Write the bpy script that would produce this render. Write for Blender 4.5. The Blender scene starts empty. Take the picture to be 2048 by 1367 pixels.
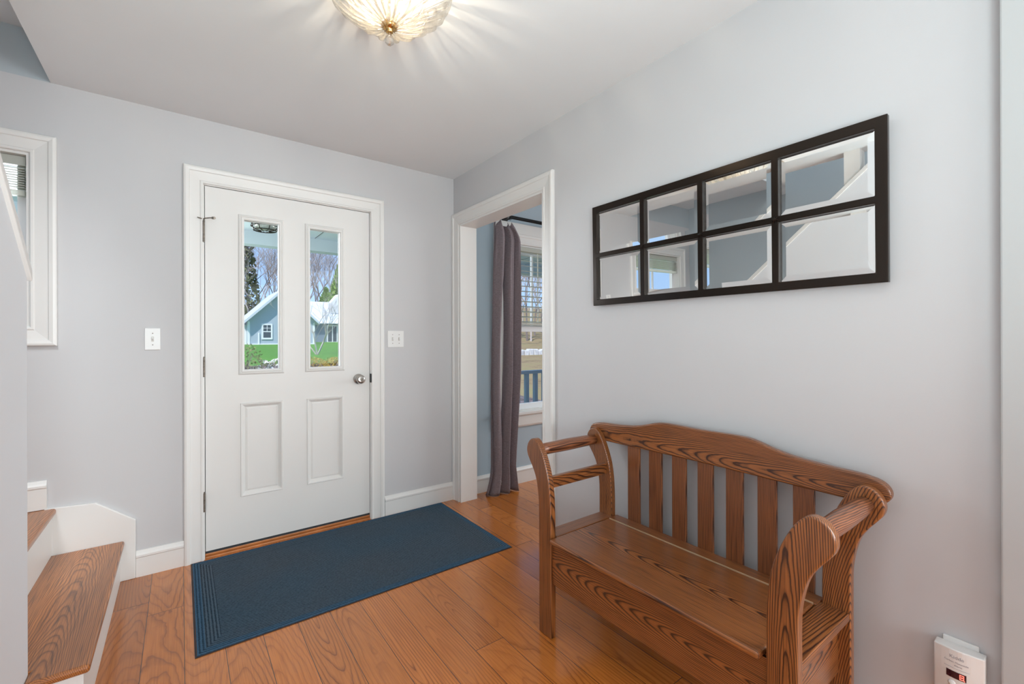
import bpy, math, random
from mathutils import Vector, Matrix

C = bpy.context.scene
COL = C.collection
rnd = random.Random(7)

# ------------------------------------------------------------------ camera
cam_d = bpy.data.cameras.new('camera'); cam = bpy.data.objects.new('camera', cam_d); COL.objects.link(cam)
YAW, ROLL = 0.6395, -0.0027
F = Vector((math.sin(YAW), math.cos(YAW), 0)); R = Vector((math.cos(YAW), -math.sin(YAW), 0)); U = Vector((0, 0, 1))
R2 = R*math.cos(ROLL)+U*math.sin(ROLL); U2 = U*math.cos(ROLL)-R*math.sin(ROLL)
cam.matrix_world = Matrix(((R2.x, U2.x, -F.x, -1.6746), (R2.y, U2.y, -F.y, -2.9953), (R2.z, U2.z, -F.z, 1.2184), (0, 0, 0, 1)))
cam_d.sensor_width = 36; cam_d.lens = 890.37/2048*36; cam_d.shift_y = -0.0032
cam_d.clip_start = 0.02; cam_d.clip_end = 500
C.camera = cam

# ------------------------------------------------------------------ view, world, sun, large lights
C.view_settings.view_transform = 'Standard'; C.view_settings.look = 'None'
C.view_settings.exposure = 0.08; C.view_settings.gamma = 1.0
C.view_settings.use_curve_mapping = False
C.cycles.use_denoising = True
C.cycles.max_bounces = 12; C.cycles.diffuse_bounces = 6; C.cycles.glossy_bounces = 6
C.cycles.transparent_max_bounces = 40; C.cycles.transmission_bounces = 8
C.cycles.caustics_reflective = False; C.cycles.caustics_refractive = False
C.cycles.sample_clamp_indirect = 1.5

world = bpy.data.worlds.new('sky'); C.world = world; world.use_nodes = True
wt = world.node_tree; wt.nodes.clear()
wo = wt.nodes.new('ShaderNodeOutputWorld'); wb = wt.nodes.new('ShaderNodeBackground')
wc = wt.nodes.new('ShaderNodeTexCoord'); wsx = wt.nodes.new('ShaderNodeSeparateXYZ'); wr = wt.nodes.new('ShaderNodeValToRGB')
wt.links.new(wc.outputs['Generated'], wsx.inputs[0]); wt.links.new(wsx.outputs['Z'], wr.inputs[0])
wt.links.new(wr.outputs[0], wb.inputs[0]); wt.links.new(wb.outputs[0], wo.inputs[0])
wr.color_ramp.elements[0].position = 0.0; wr.color_ramp.elements[0].color = (0.46, 0.68, 1.0, 1)
wr.color_ramp.elements[1].position = 0.5; wr.color_ramp.elements[1].color = (0.22, 0.45, 0.95, 1)
wb.inputs[1].default_value = 1.12

def light(name, kind, loc, aim, energy, color=(1, 1, 1), size=1.0, size_y=None, angle=None):
    d = bpy.data.lights.new(name, kind); d.energy = energy; d.color = color
    if kind == 'AREA':
        d.shape = 'RECTANGLE'; d.size = size; d.size_y = size_y or size
    if kind == 'POINT': d.shadow_soft_size = size
    if kind == 'SUN': d.angle = angle or 0.01
    o = bpy.data.objects.new(name, d); COL.objects.link(o); o.location = loc
    o.rotation_euler = (Vector(aim)-Vector(loc)).to_track_quat('-Z', 'Y').to_euler()
    return o
light('sun', 'SUN', (-20, -20, 30), (-8, -9, 8), 4.4, (1.0, 0.96, 0.9), angle=0.01)
FILL_TINT = (.90, .97, 1.0)
light('back_room_fill', 'AREA', (-1.4, -7.0, 1.45), (-1.3, 0, 1.6), 92, FILL_TINT, 2.6, 1.7)  # added general fill behind the camera; the rear wall has no window
light('side_room_fill', 'AREA', (.6, -4.9, 1.6), (-2.2, -1.2, 1.5), 85, FILL_TINT, 1.4, 1.6)  # added fill lamp to brighten the stair wall and risers
light('ceiling_bounce_fill', 'AREA', (-1.7, -3.7, 1.1), (-1.3, -2.5, 2.44), 27, (.80, .98, 1.0), .8, .8).data.spread = math.radians(135)  # added unseen lamp facing up to brighten the ceiling
light('dining_fill', 'AREA', (3.7, -1.2, 1.6), (0.7, -.1, 1.3), 80, (0.92, 0.98, 1.0), 1.8, 1.6)  # added fill for the window wall and curtain; no window stands here
light('upstairs_fill', 'AREA', (-2.7, -3.3, 4.6), (-2.7, -2.6, 0.5), 110, (0.95, 0.98, 1.0), 0.9, 1.2)  # added lamp brightening the stairwell walls from above
light('porch_side_fill', 'AREA', (-2.6, 1.7, 2.0), (-0.6, -1.8, 0.85), 150, (0.85, 0.93, 1.0), 1.2, 0.7)  # added lamp under the porch roof, shining in through the lites

# ------------------------------------------------------------------ materials
def newmat(name):
    m = bpy.data.materials.new(name); m.use_nodes = True
    nt = m.node_tree
    return m, nt, nt.nodes['Principled BSDF']

def rgba(c): return (c[0], c[1], c[2], 1)

def plain(name, col, rough=0.5, metal=0.0, bump=0.0, bscale=200, var=0.0, vscale=3, coat=0.0, spec=0.5, emit=None, estr=0):
    m, nt, b = newmat(name); N = nt.nodes; L = nt.links
    b.inputs['Base Color'].default_value = rgba(col); b.inputs['Roughness'].default_value = rough
    b.inputs['Metallic'].default_value = metal; b.inputs['Coat Weight'].default_value = coat
    b.inputs['Specular IOR Level'].default_value = spec
    tc = N.new('ShaderNodeTexCoord')
    n = N.new('ShaderNodeTexNoise'); n.inputs['Scale'].default_value = vscale; n.inputs['Detail'].default_value = 4
    L.new(tc.outputs['Object'], n.inputs['Vector'])
    r = N.new('ShaderNodeValToRGB')
    v = max(var, 0.01)
    r.color_ramp.elements[0].position = .3; r.color_ramp.elements[0].color = rgba([c*(1-v) for c in col])
    r.color_ramp.elements[1].position = .7; r.color_ramp.elements[1].color = rgba([min(1, c*(1+v)) for c in col])
    L.new(n.outputs['Fac'], r.inputs[0]); L.new(r.outputs[0], b.inputs['Base Color'])
    if bump:
        n2 = N.new('ShaderNodeTexNoise'); n2.inputs['Scale'].default_value = bscale
        L.new(tc.outputs['Object'], n2.inputs['Vector'])
        bp = N.new('ShaderNodeBump'); bp.inputs['Strength'].default_value = bump; bp.inputs['Distance'].default_value = .002
        L.new(n2.outputs['Fac'], bp.inputs['Height']); L.new(bp.outputs[0], b.inputs['Normal'])
    if emit:
        b.inputs['Emission Color'].default_value = rgba(emit); b.inputs['Emission Strength'].default_value = estr
    return m

class G:
    """small node-maths helper"""
    def __init__(s, nt): s.nt = nt; s.N = nt.nodes; s.L = nt.links
    def put(s, sock, v):
        if isinstance(v, (int, float)): sock.default_value = v
        elif isinstance(v, (tuple, list)): sock.default_value = v
        else: s.L.new(v, sock)
    def m(s, op, a, b=None, c=None):
        n = s.N.new('ShaderNodeMath'); n.operation = op; s.put(n.inputs[0], a)
        if b is not None: s.put(n.inputs[1], b)
        if c is not None: s.put(n.inputs[2], c)
        return n.outputs[0]
    def sep(s, v): n = s.N.new('ShaderNodeSeparateXYZ'); s.L.new(v, n.inputs[0]); return n.outputs
    def comb(s, x, y, z):
        n = s.N.new('ShaderNodeCombineXYZ')
        for i, v in enumerate((x, y, z)): s.put(n.inputs[i], v)
        return n.outputs[0]
    def noise(s, v, scale, detail=2, rough=.5):
        n = s.N.new('ShaderNodeTexNoise'); s.L.new(v, n.inputs['Vector']); n.inputs['Scale'].default_value = scale
        n.inputs['Detail'].default_value = detail; n.inputs['Roughness'].default_value = rough
        return n.outputs['Fac']
    def white(s, v, dim='1D'):
        n = s.N.new('ShaderNodeTexWhiteNoise'); n.noise_dimensions = dim
        s.put(n.inputs['W'] if dim == '1D' else n.inputs['Vector'], v)
        return n.outputs['Value'], n.outputs['Color']
    def ramp(s, f, stops):
        n = s.N.new('ShaderNodeValToRGB'); e = n.color_ramp.elements
        while len(e) < len(stops): e.new(.5)
        for i, (p, c) in enumerate(stops): e[i].position = p; e[i].color = rgba(c)
        s.L.new(f, n.inputs[0]); return n.outputs[0]
    def mix(s, f, a, b, mode='MIX'):
        n = s.N.new('ShaderNodeMix'); n.data_type = 'RGBA'; n.blend_type = mode
        s.put(n.inputs[0], f)
        for sock, v in ((n.inputs[6], a), (n.inputs[7], b)):
            if isinstance(v, (tuple, list)): sock.default_value = rgba(v)
            else: s.L.new(v, sock)
        return n.outputs[2]
    def bump(s, h, strength, dist=.002):
        n = s.N.new('ShaderNodeBump'); n.inputs['Strength'].default_value = strength; n.inputs['Distance'].default_value = dist
        s.L.new(h, n.inputs['Height']); return n.outputs[0]

def oak(name, along=1, across=2, off=(0, 0, 0), slope=.11, depth=.03, freq=120, light=(.29, .102, .028), dark=(.042, .012, .005), rough=.32, wob=.012):
    """solid oak: growth rings cut by the board; along = axis of the grain"""
    m, nt, b = newmat(name); g = G(nt)
    tc = nt.nodes.new('ShaderNodeTexCoord'); o = g.sep(tc.outputs['Object'])
    other = 3-along-across
    l = g.m('ADD', o[along], off[0]); u = g.m('ADD', o[across], off[1]); d = g.m('ADD', o[other], off[2])
    nv = g.comb(g.m('MULTIPLY', l, .35), g.m('MULTIPLY', u, 1.6), d)
    n1 = g.noise(nv, 5, 2); n2 = g.noise(g.comb(g.m('MULTIPLY', l, .9), u, d), 22, 3)
    w = g.m('ADD', g.m('MULTIPLY', g.m('SUBTRACT', n1, .5), wob*6), g.m('MULTIPLY', g.m('SUBTRACT', n2, .5), wob*.55))
    dd = g.m('ADD', g.m('ADD', g.m('MULTIPLY', l, slope), d), depth)
    dd = g.m('ADD', dd, w)
    r = g.m('SQRT', g.m('ADD', g.m('MULTIPLY', u, u), g.m('MULTIPLY', dd, dd)))
    f = g.m('FRACT', g.m('MULTIPLY', r, freq))
    mid = [light[i]*.62+dark[i]*.38 for i in range(3)]
    ring = g.ramp(f, [(0, mid), (.15, light), (.50, light), (.68, mid), (.82, dark), (.95, dark), (1, mid)])
    fib = g.noise(g.comb(g.m('MULTIPLY', l, 6), g.m('MULTIPLY', u, 330), g.m('MULTIPLY', d, 330)), 1.0, 2)
    fibc = g.ramp(fib, [(.30, (.30, .26, .24)), (.48, (.88, .86, .85)), (.72, (1.15, 1.12, 1.06))])
    pat = g.ramp(g.noise(nv, 3.1, 2), [(.3, (.8, .76, .74)), (.7, (1.12, 1.12, 1.12))])
    c = g.mix(.8, ring, fibc, 'MULTIPLY'); c = g.mix(1.0, c, pat, 'MULTIPLY')
    nt.links.new(c, b.inputs['Base Color'])
    b.inputs['Roughness'].default_value = rough
    b.inputs['Coat Weight'].default_value = .35; b.inputs['Coat Roughness'].default_value = .22
    nt.links.new(g.bump(fib, .12, .0006), b.inputs['Normal'])
    return m

def floor_mat(name='hardwood floorboards', x0=-1.144, w=.1305, length=1.9, tread=False, light=(.49, .158, .028), dark=(.20, .052, .010)):
    m, nt, b = newmat(name); g = G(nt)
    tc = nt.nodes.new('ShaderNodeTexCoord'); o = g.sep(tc.outputs['Object'])
    bx = g.m('DIVIDE', g.m('SUBTRACT', o[0], x0), w)
    i = g.m('FLOOR', bx); fx = g.m('FRACT', bx)
    v1, c1 = g.white(i)
    yy = g.m('ADD', o[1], g.m('MULTIPLY', v1, 4.3))
    by = g.m('DIVIDE', yy, length); j = g.m('FLOOR', by); fy = g.m('FRACT', by)
    v2, c2 = g.white(g.comb(i, j, 3.7), '3D'); cs = g.sep(c2)
    u = g.m('ADD', g.m('MULTIPLY', g.m('SUBTRACT', fx, .5), w), g.m('MULTIPLY', g.m('SUBTRACT', cs[0], .5), .11))
    seed = g.m('MULTIPLY', v2, 31)
    nv = g.comb(g.m('MULTIPLY', o[0], 1.2), g.m('MULTIPLY', yy, .30), seed)
    n1 = g.noise(nv, 6, 2); n2 = g.noise(g.comb(o[0], g.m('MULTIPLY', yy, .8), seed), 20, 3)
    slope = g.m('ADD', .05, g.m('MULTIPLY', cs[1], .06))
    ly = g.m('SUBTRACT', g.m('MULTIPLY', fy, length), g.m('MULTIPLY', cs[2], length))
    d = g.m('ADD', g.m('MULTIPLY', ly, slope), .012)
    d = g.m('ADD', d, g.m('MULTIPLY', g.m('SUBTRACT', n1, .5), .07))
    d = g.m('ADD', d, g.m('MULTIPLY', g.m('SUBTRACT', n2, .5), .006))
    r = g.m('SQRT', g.m('ADD', g.m('MULTIPLY', u, u), g.m('MULTIPLY', d, d)))
    f = g.m('FRACT', g.m('MULTIPLY', r, 95))
    mid = [light[k]*.8+dark[k]*.2 for k in range(3)]; mid2 = [light[k]*.5+dark[k]*.5 for k in range(3)]
    ring = g.ramp(f, [(0, mid), (.25, light), (.6, light), (.84, mid2), (.93, dark), (1, mid)])
    ring = g.mix(g.ramp(g.noise(nv, 2.3, 1), [(.35, (.25,)*3), (.62, (1,)*3)]), light, ring)
    fib = g.noise(g.comb(g.m('MULTIPLY', o[0], 260), g.m('MULTIPLY', yy, 7), seed), 1.0, 3)
    fibc = g.ramp(fib, [(.3, (.74, .68, .64)), (.55, (1, 1, 1)), (.75, (1.08, 1.07, 1.05))])
    c = g.mix(.75, ring, fibc, 'MULTIPLY')
    tone = g.ramp(v2, [(0, (.78, .74, .70)), (.5, (1, 1, 1)), (1, (1.14, 1.12, 1.08))])
    c = g.mix(1.0, c, tone, 'MULTIPLY')
    e = g.m('MINIMUM', fx, g.m('SUBTRACT', 1, fx))
    ey = g.m('MULTIPLY', g.m('MINIMUM', fy, g.m('SUBTRACT', 1, fy)), length/w)
    ee = g.m('MINIMUM', e, ey)
    seam = g.m('LESS_THAN', ee, .0085)
    if not tread: c = g.mix(seam, c, (.06, .02, .008))
    nt.links.new(c, b.inputs['Base Color'])
    b.inputs['Roughness'].default_value = .24
    b.inputs['Specular IOR Level'].default_value = .55
    b.inputs['Coat Weight'].default_value = .4; b.inputs['Coat Roughness'].default_value = .14
    hgt = g.m('ADD', g.m('MULTIPLY', fib, .25), g.m('MINIMUM', g.m('MULTIPLY', ee, 22), 1.0)) if not tread else fib
    nt.links.new(g.bump(hgt, .16, .0012), b.inputs['Normal'])
    return m

def clear(name, tint=(1, 1, 1), refl=.06, rough=.0, trans=0.0, tcol=(1, .9, .75)):
    m = bpy.data.materials.new(name); m.use_nodes = True; nt = m.node_tree; N = nt.nodes; L = nt.links; N.clear()
    out = N.new('ShaderNodeOutputMaterial'); t = N.new('ShaderNodeBsdfTransparent'); t.inputs[0].default_value = rgba(tint)
    gl = N.new('ShaderNodeBsdfGlossy'); gl.inputs['Roughness'].default_value = rough
    mx = N.new('ShaderNodeMixShader')
    fr = N.new('ShaderNodeLayerWeight'); fr.inputs[0].default_value = .35
    ml = N.new('ShaderNodeMath'); ml.operation = 'MULTIPLY_ADD'; ml.inputs[1].default_value = .6 if trans else .06; ml.inputs[2].default_value = refl
    L.new(fr.outputs['Fresnel'], ml.inputs[0]); L.new(ml.outputs[0], mx.inputs[0])
    src = t
    if trans:
        tl = N.new('ShaderNodeBsdfTranslucent'); tl.inputs[0].default_value = rgba(tcol)
        df = N.new('ShaderNodeBsdfDiffuse'); df.inputs[0].default_value = rgba(tcol)
        ad = N.new('ShaderNodeMixShader'); ad.inputs[0].default_value = .5; L.new(tl.outputs[0], ad.inputs[1]); L.new(df.outputs[0], ad.inputs[2])
        m2 = N.new('ShaderNodeMixShader'); m2.inputs[0].default_value = trans
        L.new(t.outputs[0], m2.inputs[1]); L.new(ad.outputs[0], m2.inputs[2]); src = m2
    L.new(src.outputs[0], mx.inputs[1]); L.new(gl.outputs[0], mx.inputs[2]); L.new(mx.outputs[0], out.inputs[0])
    return m

M = {}
M['wall'] = plain('light grey wall paint', (.54, .537, .545), .62, bump=.05, bscale=260)
M['blue_wall'] = plain('blue grey wall paint', (.39, .47, .53), .62, bump=.05, bscale=260)
M['stair_wall'] = plain('stairwell blue grey paint', (.42, .47, .50), .62, bump=.05, bscale=260)
M['knee'] = plain('warm white wall paint', (.74, .76, .79), .6, bump=.04, bscale=260)
M['ceiling'] = plain('ceiling paint', (.79, .815, .83), .8, bump=.03, bscale=200)
M['trim'] = plain('white trim enamel', (.74, .73, .71), .38, var=.01)
M['door'] = plain('white painted door', (.73, .72, .70), .42, bump=.02, bscale=400)
M['floor'] = floor_mat()
M['threshold'] = plain('stained wood threshold', (.45, .16, .045), .35, var=.25, vscale=12)
M['glass'] = clear('window glass', refl=.002)
M['nickel'] = plain('brushed nickel', (.55, .53, .50), .28, metal=1)
M['hinge'] = plain('tarnished hinge metal', (.22, .19, .16), .45, metal=.8, var=.35, vscale=90)
M['darkmetal'] = plain('dark iron', (.018, .018, .02), .45, metal=.3)
M['bronze'] = plain('oil rubbed bronze', (.022, .015, .011), .22, metal=.7, var=.1)
M['mirror'] = plain('silvered mirror', (.86, .87, .86), .0, metal=1)
M['plastic'] = plain('white plastic', (.78, .78, .77), .35)
M['slot'] = plain('dark slot', (.08, .075, .07), .6)
M['gap'] = plain('dark weatherstrip', (.03, .035, .04), .7)
M['brass'] = plain('polished brass', (.62, .36, .12), .18, metal=1)
M['rib'] = clear('clear ribbed glass', (1, .985, .96), .10, .06, trans=.14, tcol=(1, .95, .86))
M['crystal'] = clear('clear crystal', (1, .98, .95), .2, .02, trans=.15)
M['bulb'] = plain('glowing bulb', (1, .9, .7), .4, emit=(1, .80, .52), estr=22)
M['porch_white'] = plain('white painted porch boards', (.66, .74, .74), .6)
M['porch_rail'] = plain('slate blue railing paint', (.38, .44, .50), .5)
M['porch_floor'] = plain('grey porch decking', (.3, .32, .34), .6)
M['siding_dark'] = plain('dark blue siding', (.2, .25, .33), .7)  # even dark blue wall colour of the low house
M['roofing'] = plain('pale metal roofing', (.60, .64, .70), .5)
M['white_ext'] = plain('white exterior trim', (.82, .83, .85), .5)
M['darkglass'] = plain('dark window glass', (.05, .07, .09), .12)
M['bark'] = plain('grey tan bark', (.33, .27, .24), .9, var=.25, vscale=8)
M['palebark'] = plain('pale grey bark', (.52, .46, .43), .9, var=.2, vscale=8)
M['needle'] = plain('dark evergreen foliage', (.17, .18, .09), .8, var=.4, vscale=2)
M['needle2'] = plain('bright evergreen foliage', (.22, .36, .06), .8, var=.35, vscale=2)
M['bush'] = plain('olive shrub leaves', (.22, .24, .09), .8, var=.4, vscale=12)
M['bush2'] = plain('golden groundcover leaves', (.42, .30, .06), .8, var=.45, vscale=9)
M['flower'] = plain('white blossom', (.85, .85, .8), .7)
M['stone'] = plain('pale stone', (.6, .6, .6), .9, var=.2, vscale=4)

def siding():
    m, nt, b = newmat('blue grey clapboard siding'); g = G(nt)
    tc = nt.nodes.new('ShaderNodeTexCoord'); o = g.sep(tc.outputs['Object'])
    f = g.m('FRACT', g.m('MULTIPLY', o[2], 7.5))
    c = g.ramp(f, [(0, (.22, .27, .34)), (.12, (.38, .45, .53)), (1, (.42, .49, .57))])
    nt.links.new(c, b.inputs['Base Color']); b.inputs['Roughness'].default_value = .6
    return m
M['siding'] = siding()

def ground_mat(name, a, c, d, sc):
    m, nt, b = newmat(name); g = G(nt); tc = nt.nodes.new('ShaderNodeTexCoord')
    n = g.noise(tc.outputs['Object'], sc, 5, .7); n2 = g.noise(tc.outputs['Object'], sc*14, 4, .7)
    f = g.m('ADD', g.m('MULTIPLY', n, .55), g.m('MULTIPLY', n2, .45))
    nt.links.new(g.ramp(f, [(.36, a), (.5, c), (.64, d)]), b.inputs['Base Color']); b.inputs['Roughness'].default_value = .95
    b.inputs['Specular IOR Level'].default_value = .1
    return m
M['lawn'] = ground_mat('green lawn', (.05, .14, .02), (.085, .235, .03), (.13, .30, .045), .8)
M['dry'] = ground_mat('dry tan grass and leaf litter', (.15, .11, .06), (.30, .22, .12), (.22, .24, .09), .5)
M['mulch'] = ground_mat('dark bark mulch', (.05, .038, .035), (.13, .10, .09), (.26, .22, .22), 3)

def mat_rug():
    m, nt, b = newmat('ribbed blue mat pile'); g = G(nt)
    tc = nt.nodes.new('ShaderNodeTexCoord'); o = g.sep(tc.outputs['Object'])   # origin = mat centre
    HX, HY = .749, .437
    ex = g.m('SUBTRACT', HX, g.m('ABSOLUTE', o[0])); ey = g.m('SUBTRACT', HY, g.m('ABSOLUTE', o[1]))
    e = g.m('MINIMUM', ex, ey)
    wob = g.m('MULTIPLY', g.m('SUBTRACT', g.noise(tc.outputs['Object'], 120, 2), .5), .006)
    border = g.m('LESS_THAN', e, .085)
    ph = g.m('ADD', g.m('MULTIPLY', border, e), g.m('MULTIPLY', g.m('SUBTRACT', 1, border), o[1]))
    ph = g.m('ADD', ph, g.m('MULTIPLY', wob, 1))
    s = g.m('MULTIPLY_ADD', g.m('SINE', g.m('MULTIPLY', ph, 6.2832/.0125)), .5, .5)
    cross = g.m('ADD', g.m('MULTIPLY', g.m('SUBTRACT', 1, g.m('LESS_THAN', ex, g.m('ADD', .085, 0))), o[0]), 0)
    stitch = g.noise(g.comb(g.m('MULTIPLY', o[0], 1), g.m('MULTIPLY', o[1], 1.5), 0), 120, 3, .7)
    h = g.m('ADD', g.m('MULTIPLY', s, .50), g.m('MULTIPLY', stitch, .7))
    lo = (.011, .018, .027); hi = (.068, .104, .140)
    c = g.ramp(h, [(.3, lo), (.55, (.035, .066, .098)), (.85, hi)])
    worn = g.noise(tc.outputs['Object'], 2.2, 2)
    c = g.mix(g.ramp(worn, [(.35, (0,)*3), (.65, (.45,)*3)]), c, g.ramp(h, [(.25, (.02, .022, .026)), (.8, (.085, .095, .11))]))
    c = g.mix(g.m('MULTIPLY', g.m('LESS_THAN', e, .03), .7), c, g.ramp(h, [(.3, (.012, .032, .058)), (.8, (.04, .105, .18))]))
    nt.links.new(c, b.inputs['Base Color']); b.inputs['Roughness'].default_value = .95; b.inputs['Specular IOR Level'].default_value = .15
    nt.links.new(g.bump(h, .8, .003), b.inputs['Normal'])
    return m
M['mat'] = mat_rug()
M['rubber'] = plain('dark rubber edge', (.03, .018, .02), .7)

def curtain_mat():
    m, nt, b = newmat('taupe woven curtain cloth'); g = G(nt)
    tc = nt.nodes.new('ShaderNodeTexCoord')
    o = g.sep(tc.outputs['Object'])
    n = g.noise(g.comb(g.m('MULTIPLY', o[0], 60), g.m('MULTIPLY', o[1], 60), g.m('MULTIPLY', o[2], 420)), 1, 3)
    c = g.ramp(n, [(.3, (.25, .20, .215)), (.7, (.40, .33, .35))])
    nt.links.new(c, b.inputs['Base Color']); b.inputs['Roughness'].default_value = .9
    tl = nt.nodes.new('ShaderNodeBsdfTranslucent'); nt.links.new(c, tl.inputs[0])
    mx = nt.nodes.new('ShaderNodeMixShader'); mx.inputs[0].default_value = .4
    out = nt.nodes['Material Output']
    nt.links.new(b.outputs[0], mx.inputs[1]); nt.links.new(tl.outputs[0], mx.inputs[2]); nt.links.new(mx.outputs[0], out.inputs[0])
    nt.links.new(g.bump(n, .3, .001), b.inputs['Normal'])
    return m
M['curtain'] = curtain_mat()
M['blind'] = clear('white blind slats', (.95, .97, .9), .02, .3, trans=.93, tcol=(.86, .87, .80))
O_Y = oak('bench oak grain lengthwise', 1, 0, (.6, .04, -.41), slope=.05, depth=.012, freq=210, wob=.004)
O_FRONT = oak('bench oak front board', 1, 2, (.50, -.305, .18), slope=.085, depth=.004, freq=210, wob=.0035)
O_CREST = oak('bench oak crest rail', 1, 2, (.75, -.765, -.2), slope=.055, depth=.0, freq=210, wob=.008)
O_Z = oak('bench oak upright grain', 2, 1, (-.2, .85, -.2), slope=.2, depth=.02, freq=230, wob=.004, light=(.24, .082, .028), dark=(.05, .015, .006))
O_POST = oak('bench oak curved post', 2, 1, (-.1, .462, .19), slope=.05, depth=.006, freq=210, wob=.005)
O_POSTL = oak('bench oak straight post', 2, 1, (-.35, .3, .19), slope=.3, depth=.03, freq=230, wob=.005)
O_BACK = oak('bench oak back post', 2, 1, (-.3, .78, .05), slope=.25, depth=.03, freq=220, wob=.005)
O_X = oak('bench oak side grain', 0, 2, (.5, -.33, .46), slope=.07, depth=.005, freq=210, wob=.005)
O_TREAD = oak('oak stair tread', 1, 0, (1.1, -.17, -.2), slope=.06, depth=.01, freq=230, wob=.006, light=(.45, .165, .043), dark=(.22, .073, .021))
O_ROD = oak('bench oak arm rod', 0, 1, (.3, .56, -.72), slope=.06, depth=.015, freq=210, wob=.004, light=(.30, .11, .045))

# ------------------------------------------------------------------ geometry helpers
def tag(o, label=None, cat=None, group=None, kind=None):
    if label: o['label'] = label
    if cat: o['category'] = cat
    if group: o['group'] = group
    if kind: o['kind'] = kind
    return o

def thing(name, loc, label, cat, group=None, kind=None, rz=0):
    o = bpy.data.objects.new(name, None); COL.objects.link(o); o.location = loc; o.rotation_euler.z = rz
    o.empty_display_size = .1
    tag(o, label, cat, group, kind)
    return o

def wloc(o):
    v = Vector((0, 0, 0))
    while o is not None: v += o.location; o = o.parent
    return v

def catmull(pts, n=6, closed=False):
    out = []; P = [Vector(p) for p in pts]; L = len(P)
    rng = range(L if closed else L-1)
    for i in rng:
        p0 = P[(i-1) % L] if (closed or i > 0) else P[0]
        p1 = P[i]; p2 = P[(i+1) % L]; p3 = P[(i+2) % L] if (closed or i+2 < L) else P[-1]
        for k in range(n):
            t = k/n
            out.append(.5*((2*p1)+(p2-p0)*t+(2*p0-5*p1+4*p2-p3)*t*t+(3*p1-p0-3*p2+p3)*t*t*t))
    if not closed: out.append(P[-1])
    return out

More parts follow.
